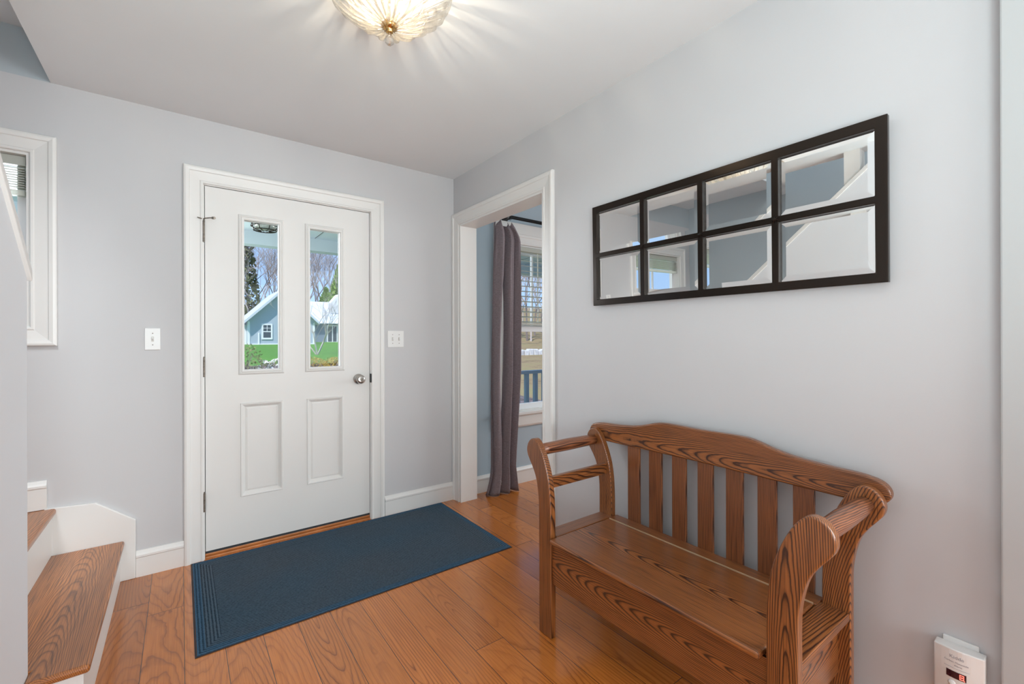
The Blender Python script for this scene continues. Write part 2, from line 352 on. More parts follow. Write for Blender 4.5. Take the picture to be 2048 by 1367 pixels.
class MB:
    def __init__(s): s.v = []; s.f = []
    def add(s, vs, fs):
        b = len(s.v); s.v += [Vector(p) for p in vs]; s.f += [tuple(i+b for i in f) for f in fs]; return s
    def box(s, x0, x1, y0, y1, z0, z1):
        x0, x1 = sorted((x0, x1)); y0, y1 = sorted((y0, y1)); z0, z1 = sorted((z0, z1))
        return s.add([(x0, y0, z0), (x1, y0, z0), (x1, y1, z0), (x0, y1, z0), (x0, y0, z1), (x1, y0, z1), (x1, y1, z1), (x0, y1, z1)],
                     [(0, 3, 2, 1), (4, 5, 6, 7), (0, 1, 5, 4), (1, 2, 6, 5), (2, 3, 7, 6), (3, 0, 4, 7)])
    def prism(s, poly, axis, a, b):
        """poly = 2D points in the two other axes (in axis order), extruded along axis from a to b"""
        ax = [i for i in range(3) if i != axis]; n = len(poly); vs = []
        for t in (a, b):
            for p in poly:
                q = [0, 0, 0]; q[ax[0]] = p[0]; q[ax[1]] = p[1]; q[axis] = t; vs.append(q)
        fs = [tuple(range(n-1, -1, -1)), tuple(range(n, 2*n))]+[(i, (i+1) % n, n+(i+1) % n, n+i) for i in range(n)]
        return s.add(vs, fs)
    def tube(s, pts, r, seg=8, cap=True, flat=None):
        P = [Vector(p) for p in pts]; n = len(P); rr = r if isinstance(r, (list, tuple)) else [r]*n
        vs = []; up = Vector((0, 0, 1)); prev = None
        for i in range(n):
            t = (P[min(i+1, n-1)]-P[max(i-1, 0)]).normalized()
            a = t.cross(up) if prev is None else prev-(prev.dot(t))*t
            if a.length < 1e-4: a = t.cross(Vector((1, 0, 0)))
            a.normalize(); b = t.cross(a); prev = a
            for k in range(seg):
                an = 2*math.pi*k/seg
                vs.append(P[i]+a*(math.cos(an)*rr[i])+b*(math.sin(an)*rr[i]*(flat or 1)))
        fs = [(i*seg+k, i*seg+(k+1) % seg, (i+1)*seg+(k+1) % seg, (i+1)*seg+k) for i in range(n-1) for k in range(seg)]
        if cap: fs += [tuple(range(seg-1, -1, -1)), tuple((n-1)*seg+k for k in range(seg))]
        return s.add(vs, fs)
    def lathe(s, prof, c, axis=2, seg=24):
        """prof = (radius, height) pairs"""
        vs = []; n = len(prof)
        for (r, h) in prof:
            for k in range(seg):
                an = 2*math.pi*k/seg; q = [0, 0, 0]; o2 = [i for i in range(3) if i != axis]
                q[o2[0]] = c[o2[0]]+r*math.cos(an); q[o2[1]] = c[o2[1]]+r*math.sin(an); q[axis] = c[axis]+h; vs.append(q)
        fs = [(i*seg+k, i*seg+(k+1) % seg, (i+1)*seg+(k+1) % seg, (i+1)*seg+k) for i in range(n-1) for k in range(seg)]
        fs += [tuple(range(seg)), tuple((n-1)*seg+k for k in range(seg-1, -1, -1))]
        return s.add(vs, fs)
    def holed(s, axes, u0, u1, v0, v1, w0, w1, holes):
        """slab with rectangular holes; axes=(u,v,w) axis indices"""
        us = sorted(set([u0, u1]+[h[0] for h in holes]+[h[1] for h in holes])); us = [u for u in us if u0 <= u <= u1]
        vv = sorted(set([v0, v1]+[h[2] for h in holes]+[h[3] for h in holes])); vv = [v for v in vv if v0 <= v <= v1]
        def solid(i, j):
            if i < 0 or j < 0 or i >= len(us)-1 or j >= len(vv)-1: return False
            cu = (us[i]+us[i+1])/2; cv = (vv[j]+vv[j+1])/2
            return not any(h[0] < cu < h[1] and h[2] < cv < h[3] for h in holes)
        def q(u, v, w):
            p = [0, 0, 0]; p[axes[0]] = u; p[axes[1]] = v; p[axes[2]] = w; return p
        idx = {}
        def vi(u, v, w):
            k = (u, v, w)
            if k not in idx: idx[k] = len(s.v); s.v.append(Vector(q(u, v, w)))
            return idx[k]
        for i in range(len(us)-1):
            for j in range(len(vv)-1):
                if not solid(i, j): continue
                a, b, c, d = us[i], us[i+1], vv[j], vv[j+1]
                s.f.append((vi(a, c, w0), vi(b, c, w0), vi(b, d, w0), vi(a, d, w0)))
                s.f.append((vi(a, c, w1), vi(a, d, w1), vi(b, d, w1), vi(b, c, w1)))
                if not solid(i-1, j): s.f.append((vi(a, c, w0), vi(a, d, w0), vi(a, d, w1), vi(a, c, w1)))
                if not solid(i+1, j): s.f.append((vi(b, c, w0), vi(b, c, w1), vi(b, d, w1), vi(b, d, w0)))
                if not solid(i, j-1): s.f.append((vi(a, c, w0), vi(a, c, w1), vi(b, c, w1), vi(b, c, w0)))
                if not solid(i, j+1): s.f.append((vi(a, d, w0), vi(b, d, w0), vi(b, d, w1), vi(a, d, w1)))
        return s
    def moulding(s, axes, u0, u1, v0, v1, prof, w, sgn, closed=True):
        """mitred moulding round a rectangle; prof=(outward offset, height off the surface w along sgn)"""
        n = len(prof); rings = []
        def q(u, v, h):
            p = [0, 0, 0]; p[axes[0]] = u; p[axes[1]] = v; p[axes[2]] = w+sgn*h; return p
        if closed: cs = [(u0, v0, -1, -1), (u1, v0, 1, -1), (u1, v1, 1, 1), (u0, v1, -1, 1)]
        else: cs = [(u0, v0, -1, 0), (u0, v1, -1, 1), (u1, v1, 1, 1), (u1, v0, 1, 0)]
        vs = []
        for (u, v, du, dv) in cs:
            for (a, h) in prof: vs.append(q(u+du*a, v+dv*a, h))
        m = len(cs); fs = []
        for i in range(m if closed else m-1):
            j = (i+1) % m
            for k in range(n):
                l = (k+1) % n
                fs.append((i*n+k, i*n+l, j*n+l, j*n+k))
        if not closed: fs += [tuple(range(n)), tuple((m-1)*n+k for k in range(n-1, -1, -1))]
        return s.add(vs, fs)
    def run(s, prof, axis, a, b, plane, sgn):
        """straight run of a wall profile: prof=(height z, depth); along axis from a to b; wall surface at plane on the other axis"""
        other = 1-axis; n = len(prof); vs = []
        for t in (a, b):
            for (z, d) in prof:
                p = [0, 0, z]; p[axis] = t; p[other] = plane+sgn*d; vs.append(p)
        fs = [tuple(range(n)), tuple(range(2*n-1, n-1, -1))]+[(i, (i+1) % n, n+(i+1) % n, n+i) for i in range(n)]
        return s.add(vs, fs)
    def build(s, name, mat, parent=None, bevel=0, seg=2, smooth=False, label=None, angle=40):
        me = bpy.data.meshes.new(name); o = bpy.data.objects.new(name, me); COL.objects.link(o)
        off = wloc(parent) if parent is not None else Vector((0, 0, 0))
        me.from_pydata([tuple(p-off) for p in s.v], [], s.f); me.update()
        import bmesh
        bm = bmesh.new(); bm.from_mesh(me); bmesh.ops.recalc_face_normals(bm, faces=bm.faces); bm.to_mesh(me); bm.free()
        me.materials.append(mat)
        if parent is not None: o.parent = parent
        if smooth:
            for p in me.polygons: p.use_smooth = True
        if bevel:
            bv = o.modifiers.new('bevel', 'BEVEL'); bv.width = bevel; bv.segments = seg; bv.limit_method = 'ANGLE'; bv.angle_limit = math.radians(angle)
        if label: o['label'] = label
        return o

def recentre(o, loc):
    """move a top-level mesh's origin"""
    loc = Vector(loc); o.data.transform(Matrix.Translation(-loc)); o.location = loc; return o

def structure(o, label, cat): return tag(o, label, cat, kind='structure')

CAS = [(0, 0), (0, .009), (.004, .013), (.012, .013), (.016, .010), (.054, .014), (.060, .015), (.064, .020), (.078, .023), (.086, .021), (.090, .016), (.090, 0)]
BASE = [(0, 0), (0, .015), (.098, .015), (.102, .019), (.112, .019), (.120, .013), (.133, .007), (.133, 0)]
H = 2.436

# ------------------------------------------------------------------ the setting
fl = MB().holed((0, 1, 2), -3.37, 4.3, -7.3, .13, -.15, 0, [(-1.5695, -.6465, .0, .13)]).build('floor', M['floor'])
structure(fl, 'orange brown hardwood plank floor running toward the front door', 'floor')
wf = MB().holed((0, 2, 1), -3.37, 4.3, -.15, H, 0, .13,
                [(-1.5735, -.6425, -.0, 2.079), (-3.05, -2.236, 1.28, 2.087), (.452, 1.28, .60, 2.015)])
wf = wf.build('wall_front', M['wall']); structure(wf, 'pale grey front wall around the white entry door', 'wall')
wd = MB().holed((0, 2, 1), .13, 4.17, 0, H, -.006, 0, [(.452, 1.28, .60, 2.015)]).build('wall_dining', M['blue_wall'])
structure(wd, 'blue grey painted wall around the dining room window', 'wall')
wr_ = MB().holed((1, 2, 0), -2.98, 0, 0, H, 0, .124, [(-1.055, -.094, 0, 2.07)]).build('wall_right', M['wall'])
structure(wr_, 'pale grey wall behind the oak bench with a cased opening', 'wall')
wrd = MB().holed((1, 2, 0), -2.98, 0, 0, H, .124, .13, [(-1.055, -.094, 0, 2.07)]).build('wall_dining_side', M['blue_wall'])
structure(wrd, 'blue grey dining side of the cased opening wall', 'wall')
wb_ = MB().box(-.035, 4.3, -2.96, -2.831, 0, H).build('wall_back', plain('shaded wall paint', (.46, .47, .47), .6), bevel=.004)  # wall paint made darker to stand for shade on this end
structure(wb_, 'grey wall end at the right edge of the view', 'wall')
structure(MB().box(4.17, 4.3, -7.3, .0, 0, H).build('wall_far_right', M['blue_wall']), 'plain wall at the far side of the dining room', 'wall')
structure(MB().box(-3.37, 4.3, -7.3, -7.17, 0, H).build('wall_rear', M['wall']), 'plain wall far behind the camera', 'wall')
structure(MB().box(-3.37, -3.25, -7.17, 0, 0, 4.9).build('wall_stairs', M['stair_wall']), 'blue grey far wall of the stairwell seen in the mirror', 'wall')
structure(MB().box(-3.25, -2.05, -7.3+.13, -4.6, H, 4.9).build('wall_stair_head', M['stair_wall']), 'wall closing the head of the stairwell', 'wall')
ce = MB().holed((0, 1, 2), -3.25, 4.3, -7.3, 0, H, 2.64, [(-3.5, -2.167, -4.6, .2)]).build('ceiling', M['ceiling'])
structure(ce, 'smooth white ceiling over the foyer', 'ceiling')
structure(MB().box(-3.25, -2.167, .0, .13, H, 4.9).build('wall_stair_front', M['stair_wall']), 'blue grey strip of wall above the landing window', 'wall')
structure(MB().box(-3.25, -2.167, -1.0, .0, 2.66, 2.8).build('ceiling_landing', M['ceiling']), 'small white ceiling above the stair landing', 'ceiling')
structure(MB().box(-3.25, -2.167, -4.6, .13, 4.9, 5.0).box(-2.167, -2.05, -4.6, .13, 2.64, 5.0).build('ceiling_stairs', M['stair_wall']), 'high ceiling and inner side wall above the stairs', 'ceiling')
# knee wall along the stairs
y0k = -1.03
def kz(y): return 1.42+.90*(-1.04-y)
yt = -1.04-(H-1.42)/.90
kw = MB().prism([(y0k, 0), (y0k, kz(y0k)), (yt, H), (-4.6, H), (-4.6, 0)], 0, -2.165, -2.05).build('wall_left', M['knee'])
structure(kw, 'white stair wall with a sloped top at the left edge', 'wall')
cap = MB().prism([(y0k+.012, kz(y0k+.012)-.002), (y0k+.012, kz(y0k+.012)+.034), (yt-.0, H-.002), (yt-.0, H-.036)], 0, -2.178, -2.040).build('cap', M['trim'], kw, bevel=.003)
cap['label'] = 'sloped white cap board'
#MB().prism([(y0k+.004, kz(y0k)-.06), (y0k+.004, kz(y0k)+.0), (yt+.02, H-.022), (yt+.02, H-.082)], 0, -2.05, -2.038).build('skirt_band', M['trim'], kw)
post = MB().box(-2.16, -2.06, -1.99, -1.90, kz(-1.90)+.02, H).build('trim_1', M['trim']); structure(post, 'white square post rising from the stair wall to the ceiling', 'post')

# baseboards
bb = MB()
bb.run(BASE, 0, -1.862, -1.664, 0, -1).run(BASE, 0, -.549, -.001, 0, -1)
structure(bb.build('baseboard_front', M['trim']), 'white moulded baseboard along the front wall', 'baseboard')
structure(MB().run(BASE, 1, -1.146, -2.852, 0, -1).build('baseboard_right', M['trim']), 'white baseboard along the wall behind the bench', 'baseboard')
structure(MB().run(BASE, 0, .13, 4.17, -.006, -1).run(BASE, 1, -1.15, -2.85, .13, 1).build('baseboard_dining', M['trim']), 'white baseboard under the dining window', 'baseboard')
LBASE = [(z+.425, d) for z, d in BASE]
structure(MB().run(LBASE, 0, -2.182, -3.25, 0, -1).build('baseboard_landing', M['trim']), 'short white baseboard on the stair landing', 'baseboard')

# casings
structure(MB().moulding((0, 2, 1), -1.5735, -.6425, 0, 2.079, CAS, 0, -1, closed=False).build('trim_2', M['trim']), 'white moulded casing around the entry door', 'door casing')
op = MB().moulding((1, 2, 0), -1.055, -.0905, 0, 2.07, CAS, 0, -1, closed=False).moulding((1, 2, 0), -1.055, -.094, 0, 2.07, CAS, .13, 1, closed=False)
op.box(-.006, .136, -.094, -.110, 0, 2.058).box(-.006, .136, -1.055, -1.043, 0, 2.058).box(-.006, .136, -1.055, -.094, 2.058, 2.07)
structure(op.build('trim_3', M['trim']), 'white cased opening into the blue dining room', 'door casing')

# ------------------------------------------------------------------ stairs
st = thing('staircase', (-2.2, -.5, 0), 'short wooden stair with white risers climbing left beside the entry door', 'stairs')
TY0, TY1 = -.019, -1.09
tread1 = MB().prism([(-2.18, TY0), (-1.905, TY0), (-1.905, TY1), (-2.05, TY1), (-2.05, y0k+.003), (-2.18, y0k+.003)], 2, .178, .205)
tread1.build('tread', O_TREAD, st, bevel=.010, seg=3, label='lower wooden tread with rounded nosing')
MB().box(-2.05, -1.922, TY0, -1.07, 0, .178).build('riser', M['trim'], st)
MB().box(-2.05, -2.165, TY0, y0k+.004, 0, .178).box(-2.183, -2.165, TY0, y0k+.004, .205, .395).build('riser', M['trim'], st)
MB().box(-3.246, -2.150, 0, y0k, .395, .423).build('landing', O_TREAD, st, bevel=.010, seg=3, label='wooden landing board above the second riser')
MB().box(-3.246, -2.183, 0, y0k-.02, 0, .395).build('landing_base', M['trim'], st)
for k in range(8):
    ya = y0k-.24*k
    MB().box(-3.246, -2.167, ya+.02, ya-.25, .423+.195*k+.168, .423+.195*(k+1)).build('tread', O_TREAD, st, bevel=.008)
    MB().box(-3.246, -2.167, ya-.24, ya, .423+.195*k*1.0, .423+.195*k+.168).build('riser', M['trim'], st)
MB().prism([(-1.863, 0), (-1.862, .299), (-2.013, .417), (-2.15, .425), (-2.19, .425), (-2.19, 0)], 1, -.019, 0).build('skirt_board', M['trim'], st, bevel=.003)

# ------------------------------------------------------------------ entry door
door = thing('door_1', (-1.11, 0, 0), 'white entry door with two tall narrow glass lites and two raised panels', 'door', kind='structure')
DX0, DX1, DZ0, DZ1 = -1.5662, -.6497, .042, 2.0715
LITES = [(-1.385, -1.194, 1.038, 1.917), (-1.029, -.837, 1.038, 1.917)]
PANELS = [(-1.400, -1.177, .310, .850), (-1.044, -.820, .310, .848)]
rec = [(a+.014, b-.014, c+.014, d-.014) for a, b, c, d in PANELS]
lf = MB().holed((0, 2, 1), DX0, DX1, DZ0, DZ1, .004, .048, LITES+rec)
for a, b, c, d in rec: lf.box(a, b, .018, .040, c, d)
leaf = lf.build('door_leaf', M['door'], door)
for (a, b, c, d) in LITES:
    MB().moulding((0, 2, 1), a, b, c, d, [(-.006, -.010), (-.006, .004), (.000, .009), (.006, .010), (.010, .006), (.014, .009), (.021, .006), (.024, 0), (.024, -.002)], .004, -1).build('lite_frame', M['door'], door)
    MB().box(a, b, .022, .030, c, d).build('glass', M['glass'], door)
    MB().moulding((0, 2, 1), a, b, c, d, [(-.004, 0), (-.004, .004), (.012, .006), (.014, 0)], .048, 1).build('lite_frame', M['door'], door)
for (a, b, c, d) in PANELS:
    MB().moulding((0, 2, 1), a+.014, b-.014, c+.014, d-.014, [(-.012, -.013), (-.003, -.004), (.004, .004), (.011, .005), (.014, 0), (.014, -.001), (.0, -.014)], .004, -1).build('panel_moulding', M['door'], door)
    e = .036
    MB().add([(a+e, .0125, c+e), (b-e, .0125, c+e), (b-e, .0125, d-e), (a+e, .0125, d-e),
              (a+.022, .019, c+.022), (b-.022, .019, c+.022), (b-.022, .019, d-.022), (a+.022, .019, d-.022)],
             [(0, 1, 2, 3), (0, 4, 5, 1), (1, 5, 6, 2), (2, 6, 7, 3), (3, 7, 4, 0), (7, 6, 5, 4)]).build('raised_panel', M['door'], door)
# jamb, weatherstrip, threshold
MB().box(-1.5735, -1.5695, .0, .13, 0, 2.079).box(-.6465, -.6425, 0, .13, 0, 2.079).box(-1.5735, -.6425, 0, .13, 2.075, 2.079).build('jamb', M['trim'], door)
MB().box(-1.5695, -1.5575, .049, .065, .04, 2.075).box(-.6605, -.6465, .049, .065, .04, 2.075).box(-1.5695, -.6465, .049, .065, 2.058, 2.075).build('weatherstrip', M['gap'], door)
MB().box(-1.5695, -.6465, -.002, .13, -.15, .012).box(-1.5695, -.6465, .010, .13, .012, .026).build('threshold', M['threshold'], door, bevel=.004, label='stained wooden threshold')
MB().box(DX0, DX1, .012, .040, .027, .042).build('door_sweep', M['gap'], door)
# knob
kb = MB().lathe([(.0, 0), (.033, 0), (.034, .004), (.030, .009), (.013, .013), (.012, .030), (.018, .034), (.027, .042), (.0295, .052), (.027, .062), (.018, .067), (.0, .068)][::-1], (0, 0, 0), 2, 28)
kb.v = [Vector((-.724+p.x, .004-p.z, .953+p.y)) for p in kb.v]
knob = kb.build('door_knob', M['nickel'], door, smooth=True, label='satin nickel knob')
bt = MB().lathe([(0, 0), (.0085, 0), (.0085, .004), (.006, .006), (0, .006)], (0, 0, 0), 2, 14)
bt.v = [Vector((-.724+p.x, -.064-p.z, .953+p.y)) for p in bt.v]
bt.build('lock_button', M['hinge'], knob, smooth=True)
MB().box(-.6475, -.641, -.020, .002, .925, .985).build('strike_plate', M['darkmetal'], door, bevel=.003)
for (za, zb) in ((1.757, 1.873), (1.012, 1.118), (.268, .371)):
    hb = MB().box(-1.577, -1.568, -.004, .004, za, zb)
    hb.tube([(-1.5725, -.0095, za), (-1.5725, -.0095, zb)], .0062, 10).tube([(-1.5725, -.0095, zb), (-1.5725, -.0095, zb+.006)], .0042, 8)
    hb.build('hinge', M['hinge'], door, smooth=False)
MB().tube([(-1.5725, -.0095, 1.884), (-1.567, -.03, 1.884), (-1.545, -.065, 1.882), (-1.535, -.078, 1.880)], .0032, 8).tube([(-1.582, -.012, 1.884), (-1.600, -.030, 1.884)], .003, 8).tube([(-1.535, -.078, 1.880), (-1.526, -.091, 1.878)], .007, 10).build('hinge_stop', M['hinge'], door)

# ------------------------------------------------------------------ landing window (front wall, left)
w1 = thing('window_1', (-2.64, 0, 1.28), 'white framed landing window partly hidden behind the stair wall', 'window', kind='structure')
MB().moulding((0, 2, 1), -3.05, -2.236, 1.28, 2.087, CAS, 0, -1).build('casing', M['trim'], w1)
MB().holed((0, 2, 1), -3.05, -2.236, 1.28, 2.087, 0, .125, [(-3.038, -2.248, 1.292, 2.075)]).build('jamb', M['trim'], w1)
MB().holed((0, 2, 1), -3.038, -2.248, 1.292, 2.075, .07, .105, [(-2.996, -2.290, 1.335, 1.66), (-2.996, -2.290, 1.70, 2.030)]).box(-2.65, -2.636, .078, .098, 1.335, 2.03).build('sash', M['white_ext'], w1)
MB().box(-2.996, -2.290, .085, .089, 1.335, 2.030).build('pane', M['glass'], w1)
bl = thing('window_blind', (-2.64, .04, 1.9), 'white blind drawn up under the head of the landing window', 'blind')
b_ = MB().box(-3.03, -2.256, .028, .058, 2.03, 2.072)
for k in range(9): b_.box(-3.028, -2.258, .026, .060, 1.925+k*.011, 1.929+k*.011)
b_.build('slats', M['blind'], bl)
MB().box(-3.028, -2.258, .028, .058, 1.890, 1.915).build('bottom_rail', M['blind'], bl)

# ------------------------------------------------------------------ dining window, blind, curtain, rod
w2 = thing('window_2', (.866, -.006, .6), 'tall double hung dining window in white moulded casing', 'window', kind='structure')
WX0, WX1 = .452, 1.28
MB().moulding((0, 2, 1), WX0, WX1, .60, 2.015, CAS, -.006, -1, closed=False).box(WX0-.09, WX1+.09, -.03, -.006, 2.10, 2.185).build('casing', M['trim'], w2)
MB().box(WX0-.11, WX1+.11, -.045, .02, .575, .602).build('sill', M['trim'], w2, bevel=.005)
MB().run([(0, 0), (0, .013), (.02, .018), (.085, .018), (.10, .012), (.10, 0)], 0, WX0-.09, WX1+.09, -.006, -1)
ap = MB(); ap.run([(.475, 0), (.475, .013), (.49, .02), (.56, .02), (.575, .014), (.575, 0)], 0, WX0-.09, WX1+.09, -.006, -1); ap.build('apron', M['trim'], w2)
MB().holed((0, 2, 1), WX0, WX1, .60, 2.015, 0, .125, [(WX0+.012, WX1-.012, .612, 2.003)]).build('jamb', M['trim'], w2)
MB().holed((0, 2, 1), WX0+.012, WX1-.012, .612, 1.326, .045, .08, [(WX0+.055, WX1-.055, .655, 1.280)]).build('sash', M['white_ext'], w2)
MB().holed((0, 2, 1), WX0+.012, WX1-.012, 1.30, 2.003, .085, .115, [(WX0+.055, WX1-.055, 1.335, 1.96)]).build('sash', M['white_ext'], w2)
MB().box(WX0+.055, WX1-.055, .060, .064, .655, 1.280).build('pane', M['glass'], w2)
MB().box(WX0+.055, WX1-.055, .098, .102, 1.335, 1.96).build('pane', M['glass'], w2)
MB().box(.84, .856, .09, .11, 1.335, 1.96).build('muntin', M['white_ext'], w2)
b2 = thing('window_blind', (.866, .02, 1.33), 'open white slatted blind covering the upper half of the dining window', 'blind')
sl = MB()
z = 1.36
while z < 1.95:
    sl.add([(WX0+.02, -.002, z-.006), (WX1-.02, -.002, z-.006), (WX1-.02, .040, z+.006), (WX0+.02, .040, z+.006),
            (WX0+.02, -.002, z-.003), (WX1-.02, -.002, z-.003), (WX1-.02, .040, z+.009), (WX0+.02, .040, z+.009)],
           [(0, 3, 2, 1), (4, 5, 6, 7), (0, 1, 5, 4), (1, 2, 6, 5), (2, 3, 7, 6), (3, 0, 4, 7)]); z += .044
sl.build('slats', M['blind'], b2)
MB().box(WX0+.02, WX1-.02, -.002, .040, 1.335, 1.350).build('bottom_rail', M['blind'], b2)
MB().box(WX0+.015, WX1-.015, -.005, .042, 1.965, 2.000).build('head_rail', M['blind'], b2)
MB().box(.60, .612, .018, .021, 1.35, 1.97).box(.846, .858, .018, .021, 1.35, 1.97).build('ladder_cord', M['blind'], b2)

rod = thing('curtain_rod', (.9, -.12, 2.195), 'black curtain rod with round finial above the dining window', 'curtain rod')
MB().tube([(.43, -.12, 2.195), (1.75, -.12, 2.195)], .014, 12).build('pole', M['darkmetal'], rod, smooth=True)
MB().lathe([(.0, -.035), (.015, -.033), (.026, -.022), (.031, -.005), (.030, .012), (.020, .026), (.013, .032), (.013, .05), (.0, .05)], (.40, -.12, 2.195), 0, 18).build('finial', M['darkmetal'], rod, smooth=True)
MB().lathe([(.0, -.006), (.028, -.006), (.028, 0), (.0, 0)], (.475, -.006, 2.195), 1, 16).tube([(.475, -.008, 2.195), (.475, -.12, 2.195)], .007, 8).build('bracket', M['darkmetal'], rod, smooth=False)

cu = thing('curtain', (.36, -.12, 0), 'taupe grey curtain panel hanging bunched at the left of the dining window', 'curtain')
def lerp(a, b, t): return a+(b-a)*t
NC, NR = 120, 60
ZT = 2.145
def cpoint(i, j):
    t = i/NC; s = j/NR                               # s 0 top .. 1 bottom
    z = ZT*(1-s)
    # width profile of the bunch
    lo = lerp(.288, .262, min(1, s*1.8)) if s < .9 else lerp(.262, .205, ((s-.9)/.1)**1.6)
    hi = lerp(.535, .515, min(1, s*2)) if s < .55 else lerp(.515, .462, (s-.55)/.35) if s < .9 else lerp(.462, .492, (s-.9)/.1)
    if s < .06: hi = lerp(.445, .535, (s/.06)**.8)
    x = lerp(lo, hi, t)
    amp = lerp(.030, .038, s)
    ph = t*2*math.pi*2.7+.6*math.sin(s*3.1)
    y = -.12-.012+amp*math.sin(ph)+.007*math.sin(ph*2.3+s*4)+.006*math.sin(t*70+math.sin(s*9))*max(0, 1-s*3.2)
    x += .012*math.cos(ph)*(1-.3*s)
    if s < .03:                                       # sagging top edge between the clips
        z -= .05*abs(math.sin(t*math.pi*4.0))*(1-s/.03)
    g0, g1 = .20, .80
    if g0 < s < g1:                                   # the slit between two folds
        wd_ = .024*math.sin((s-g0)/(g1-g0)*math.pi)**.7
        x += wd_*(1 if t > .42 else -1)*math.exp(-((t-.42)*5)**2)
    if j == NR: z = .004
    return (x, y, z)
cm = MB(); cm.v = [Vector(cpoint(i, j)) for j in range(NR+1) for i in range(NC+1)]
sp = int(.42*NC)
for j in range(NR):
    for i in range(NC):
        if i == sp and .2 < j/NR < .79: continue
        a = j*(NC+1)+i; cm.f.append((a, a+1, a+NC+2, a+NC+1))
cl = cm.build('cloth', M['curtain'], cu, smooth=True)
so = cl.modifiers.new('solid', 'SOLIDIFY'); so.thickness = .0016
for k in range(5):
    x = .305+k*.037
    rg = MB().tube([(x, -.12+.017*math.cos(a), 2.188+.017*math.sin(a)) for a in [i*math.pi/8 for i in range(17)]], .0017, 6, cap=False)
    rg.build('ring_clip', M['darkmetal'], cu)
MB().tube([(.318, -.165, .12), (.322, -.168, .105), (.316, -.168, .092), (.323, -.168, .082)], .0013, 6).build('tag_pin', M['plastic'], cu, label='small pale pin near the hem')

# outlet in the dining room
ot = thing('wall_outlet', (.915, -.006, .39), 'white duplex outlet on the blue wall under the dining window', 'outlet')
MB().box(.882, .950, -.012, -.006, .332, .446).build('plate', M['plastic'], ot, bevel=.002)
MB().box(.899, .933, -.0135, -.012, .350, .380).box(.899, .933, -.0135, -.012, .398, .428).build('socket', M['slot'], ot)

# ------------------------------------------------------------------ light switches
def switch(name, xa, xb, za, zb, label, tog, flat):
    t = thing(name, ((xa+xb)/2, 0, (za+zb)/2), label, 'light switch')
    MB().box(xa, xb, -.006, 0, za, zb).build('plate', M['plastic'], t, bevel=.002)
    zc = (za+zb)/2
    for x in tog:
        MB().box(x-.0055, x+.0055, -.0068, -.006, zc-.013, zc+.013).build('toggle_slot', plain('beige slot', (.55, .53, .48), .5), t)
        MB().add([(x-.004, -.006, zc-.010), (x+.004, -.006, zc-.010), (x+.004, -.006, zc+.004), (x-.004, -.006, zc+.004),
                  (x-.003, -.018, zc+.003), (x+.003, -.018, zc+.003), (x+.003, -.017, zc+.009), (x-.003, -.017, zc+.009)],
                 [(0, 1, 2, 3), (4, 7, 6, 5), (0, 4, 5, 1), (1, 5, 6, 2), (2, 6, 7, 3), (3, 7, 4, 0)]).build('toggle', M['plastic'], t)
        for dz in (-.030, .030):
            s_ = MB(); q = MB().lathe([(0, 0), (.0028, 0), (.0028, .0012), (0, .0014)], (0, 0, 0), 2, 10)
            s_.add([Vector((x+p.x, -.006-p.z, zc+dz+p.y)) for p in q.v], q.f)
            s_.build('screw', M['hinge'], t)
    return t
switch('light_switch', -1.8255, -1.7610, 1.165, 1.278, 'white single toggle switch plate left of the entry door', [-1.793], 0)
switch('light_switch', -.5245, -.4070, 1.161, 1.276, 'white double switch plate right of the entry door', [-.489, -.442], 0)

# ------------------------------------------------------------------ doormat
dm = MB().box(-1.628, -.130, -.902, -.028, 0, .0065).build('doormat', M['mat'], bevel=.002)
recentre(dm, (-.879, -.465, 0))
tag(dm, 'large dark blue ribbed doormat on the floor in front of the door', 'doormat')
MB().holed((0, 1, 2), -1.634, -.124, -.908, -.022, 0, .003, [(-1.629, -.129, -.903, -.027)]).build('rubber_edge', M['rubber'], dm)

# ------------------------------------------------------------------ wall mirror
LEAN = math.radians(.8)
mi = thing('wall_mirror', (0, -2.03, 1.38), 'wide black framed mirror divided into eight panes hung above the oak bench', 'mirror')
mi.rotation_euler.y = 0
def lean(m):
    for p in m.v:
        dz = p.z-1.38; p.x -= dz*math.sin(LEAN)
    return m
MY0, MY1, MZ0, MZ1 = -2.612, -1.462, 1.380, 1.866
py = [-2.581, -2.306, -2.031, -1.756, -1.487]; BW = .0115
zmid = 1.625
holes = []
for i in range(4):
    a = py[i]+(BW if i else 0); b = py[i+1]-(BW if i < 3 else 0)
    holes += [(a, b, MZ0+.030, zmid-.011), (a, b, zmid+.011, MZ1-.032)]
fr = MB().holed((1, 2, 0), MY0, MY1, MZ0, MZ1, -.030, -.012, holes)
lean(fr).build('frame', M['bronze'], mi, bevel=.002)
lean(MB().box(-.012, -.004, MY0+.015, MY1-.015, MZ0+.015, MZ1-.015)).build('backing', M['darkmetal'], mi)
for (a, b, c, d) in holes:
    e = .019; xf, xe = -.0190, -.0172
    pm = MB().add([(xe, a, c), (xe, b, c), (xe, b, d), (xe, a, d), (xf, a+e, c+e), (xf, b-e, c+e), (xf, b-e, d-e), (xf, a+e, d-e)],
                  [(4, 5, 6, 7), (0, 1, 5, 4), (1, 2, 6, 5), (2, 3, 7, 6), (3, 0, 4, 7), (3, 2, 1, 0)])
    lean(pm).build('mirror_pane', M['mirror'], mi)
for y in py[1:4]:
    r_ = MB()
    for k in range(4):
        an = k*math.pi/4+.2; L_ = .011
        r_.tube([(-.0315, y-L_*math.cos(an), zmid-L_*math.sin(an)), (-.0355, y, zmid), (-.0315, y+L_*math.cos(an), zmid+L_*math.sin(an))], [.001, .0026, .001], 6)
    lean(r_).build('rosette', M['bronze'], mi)

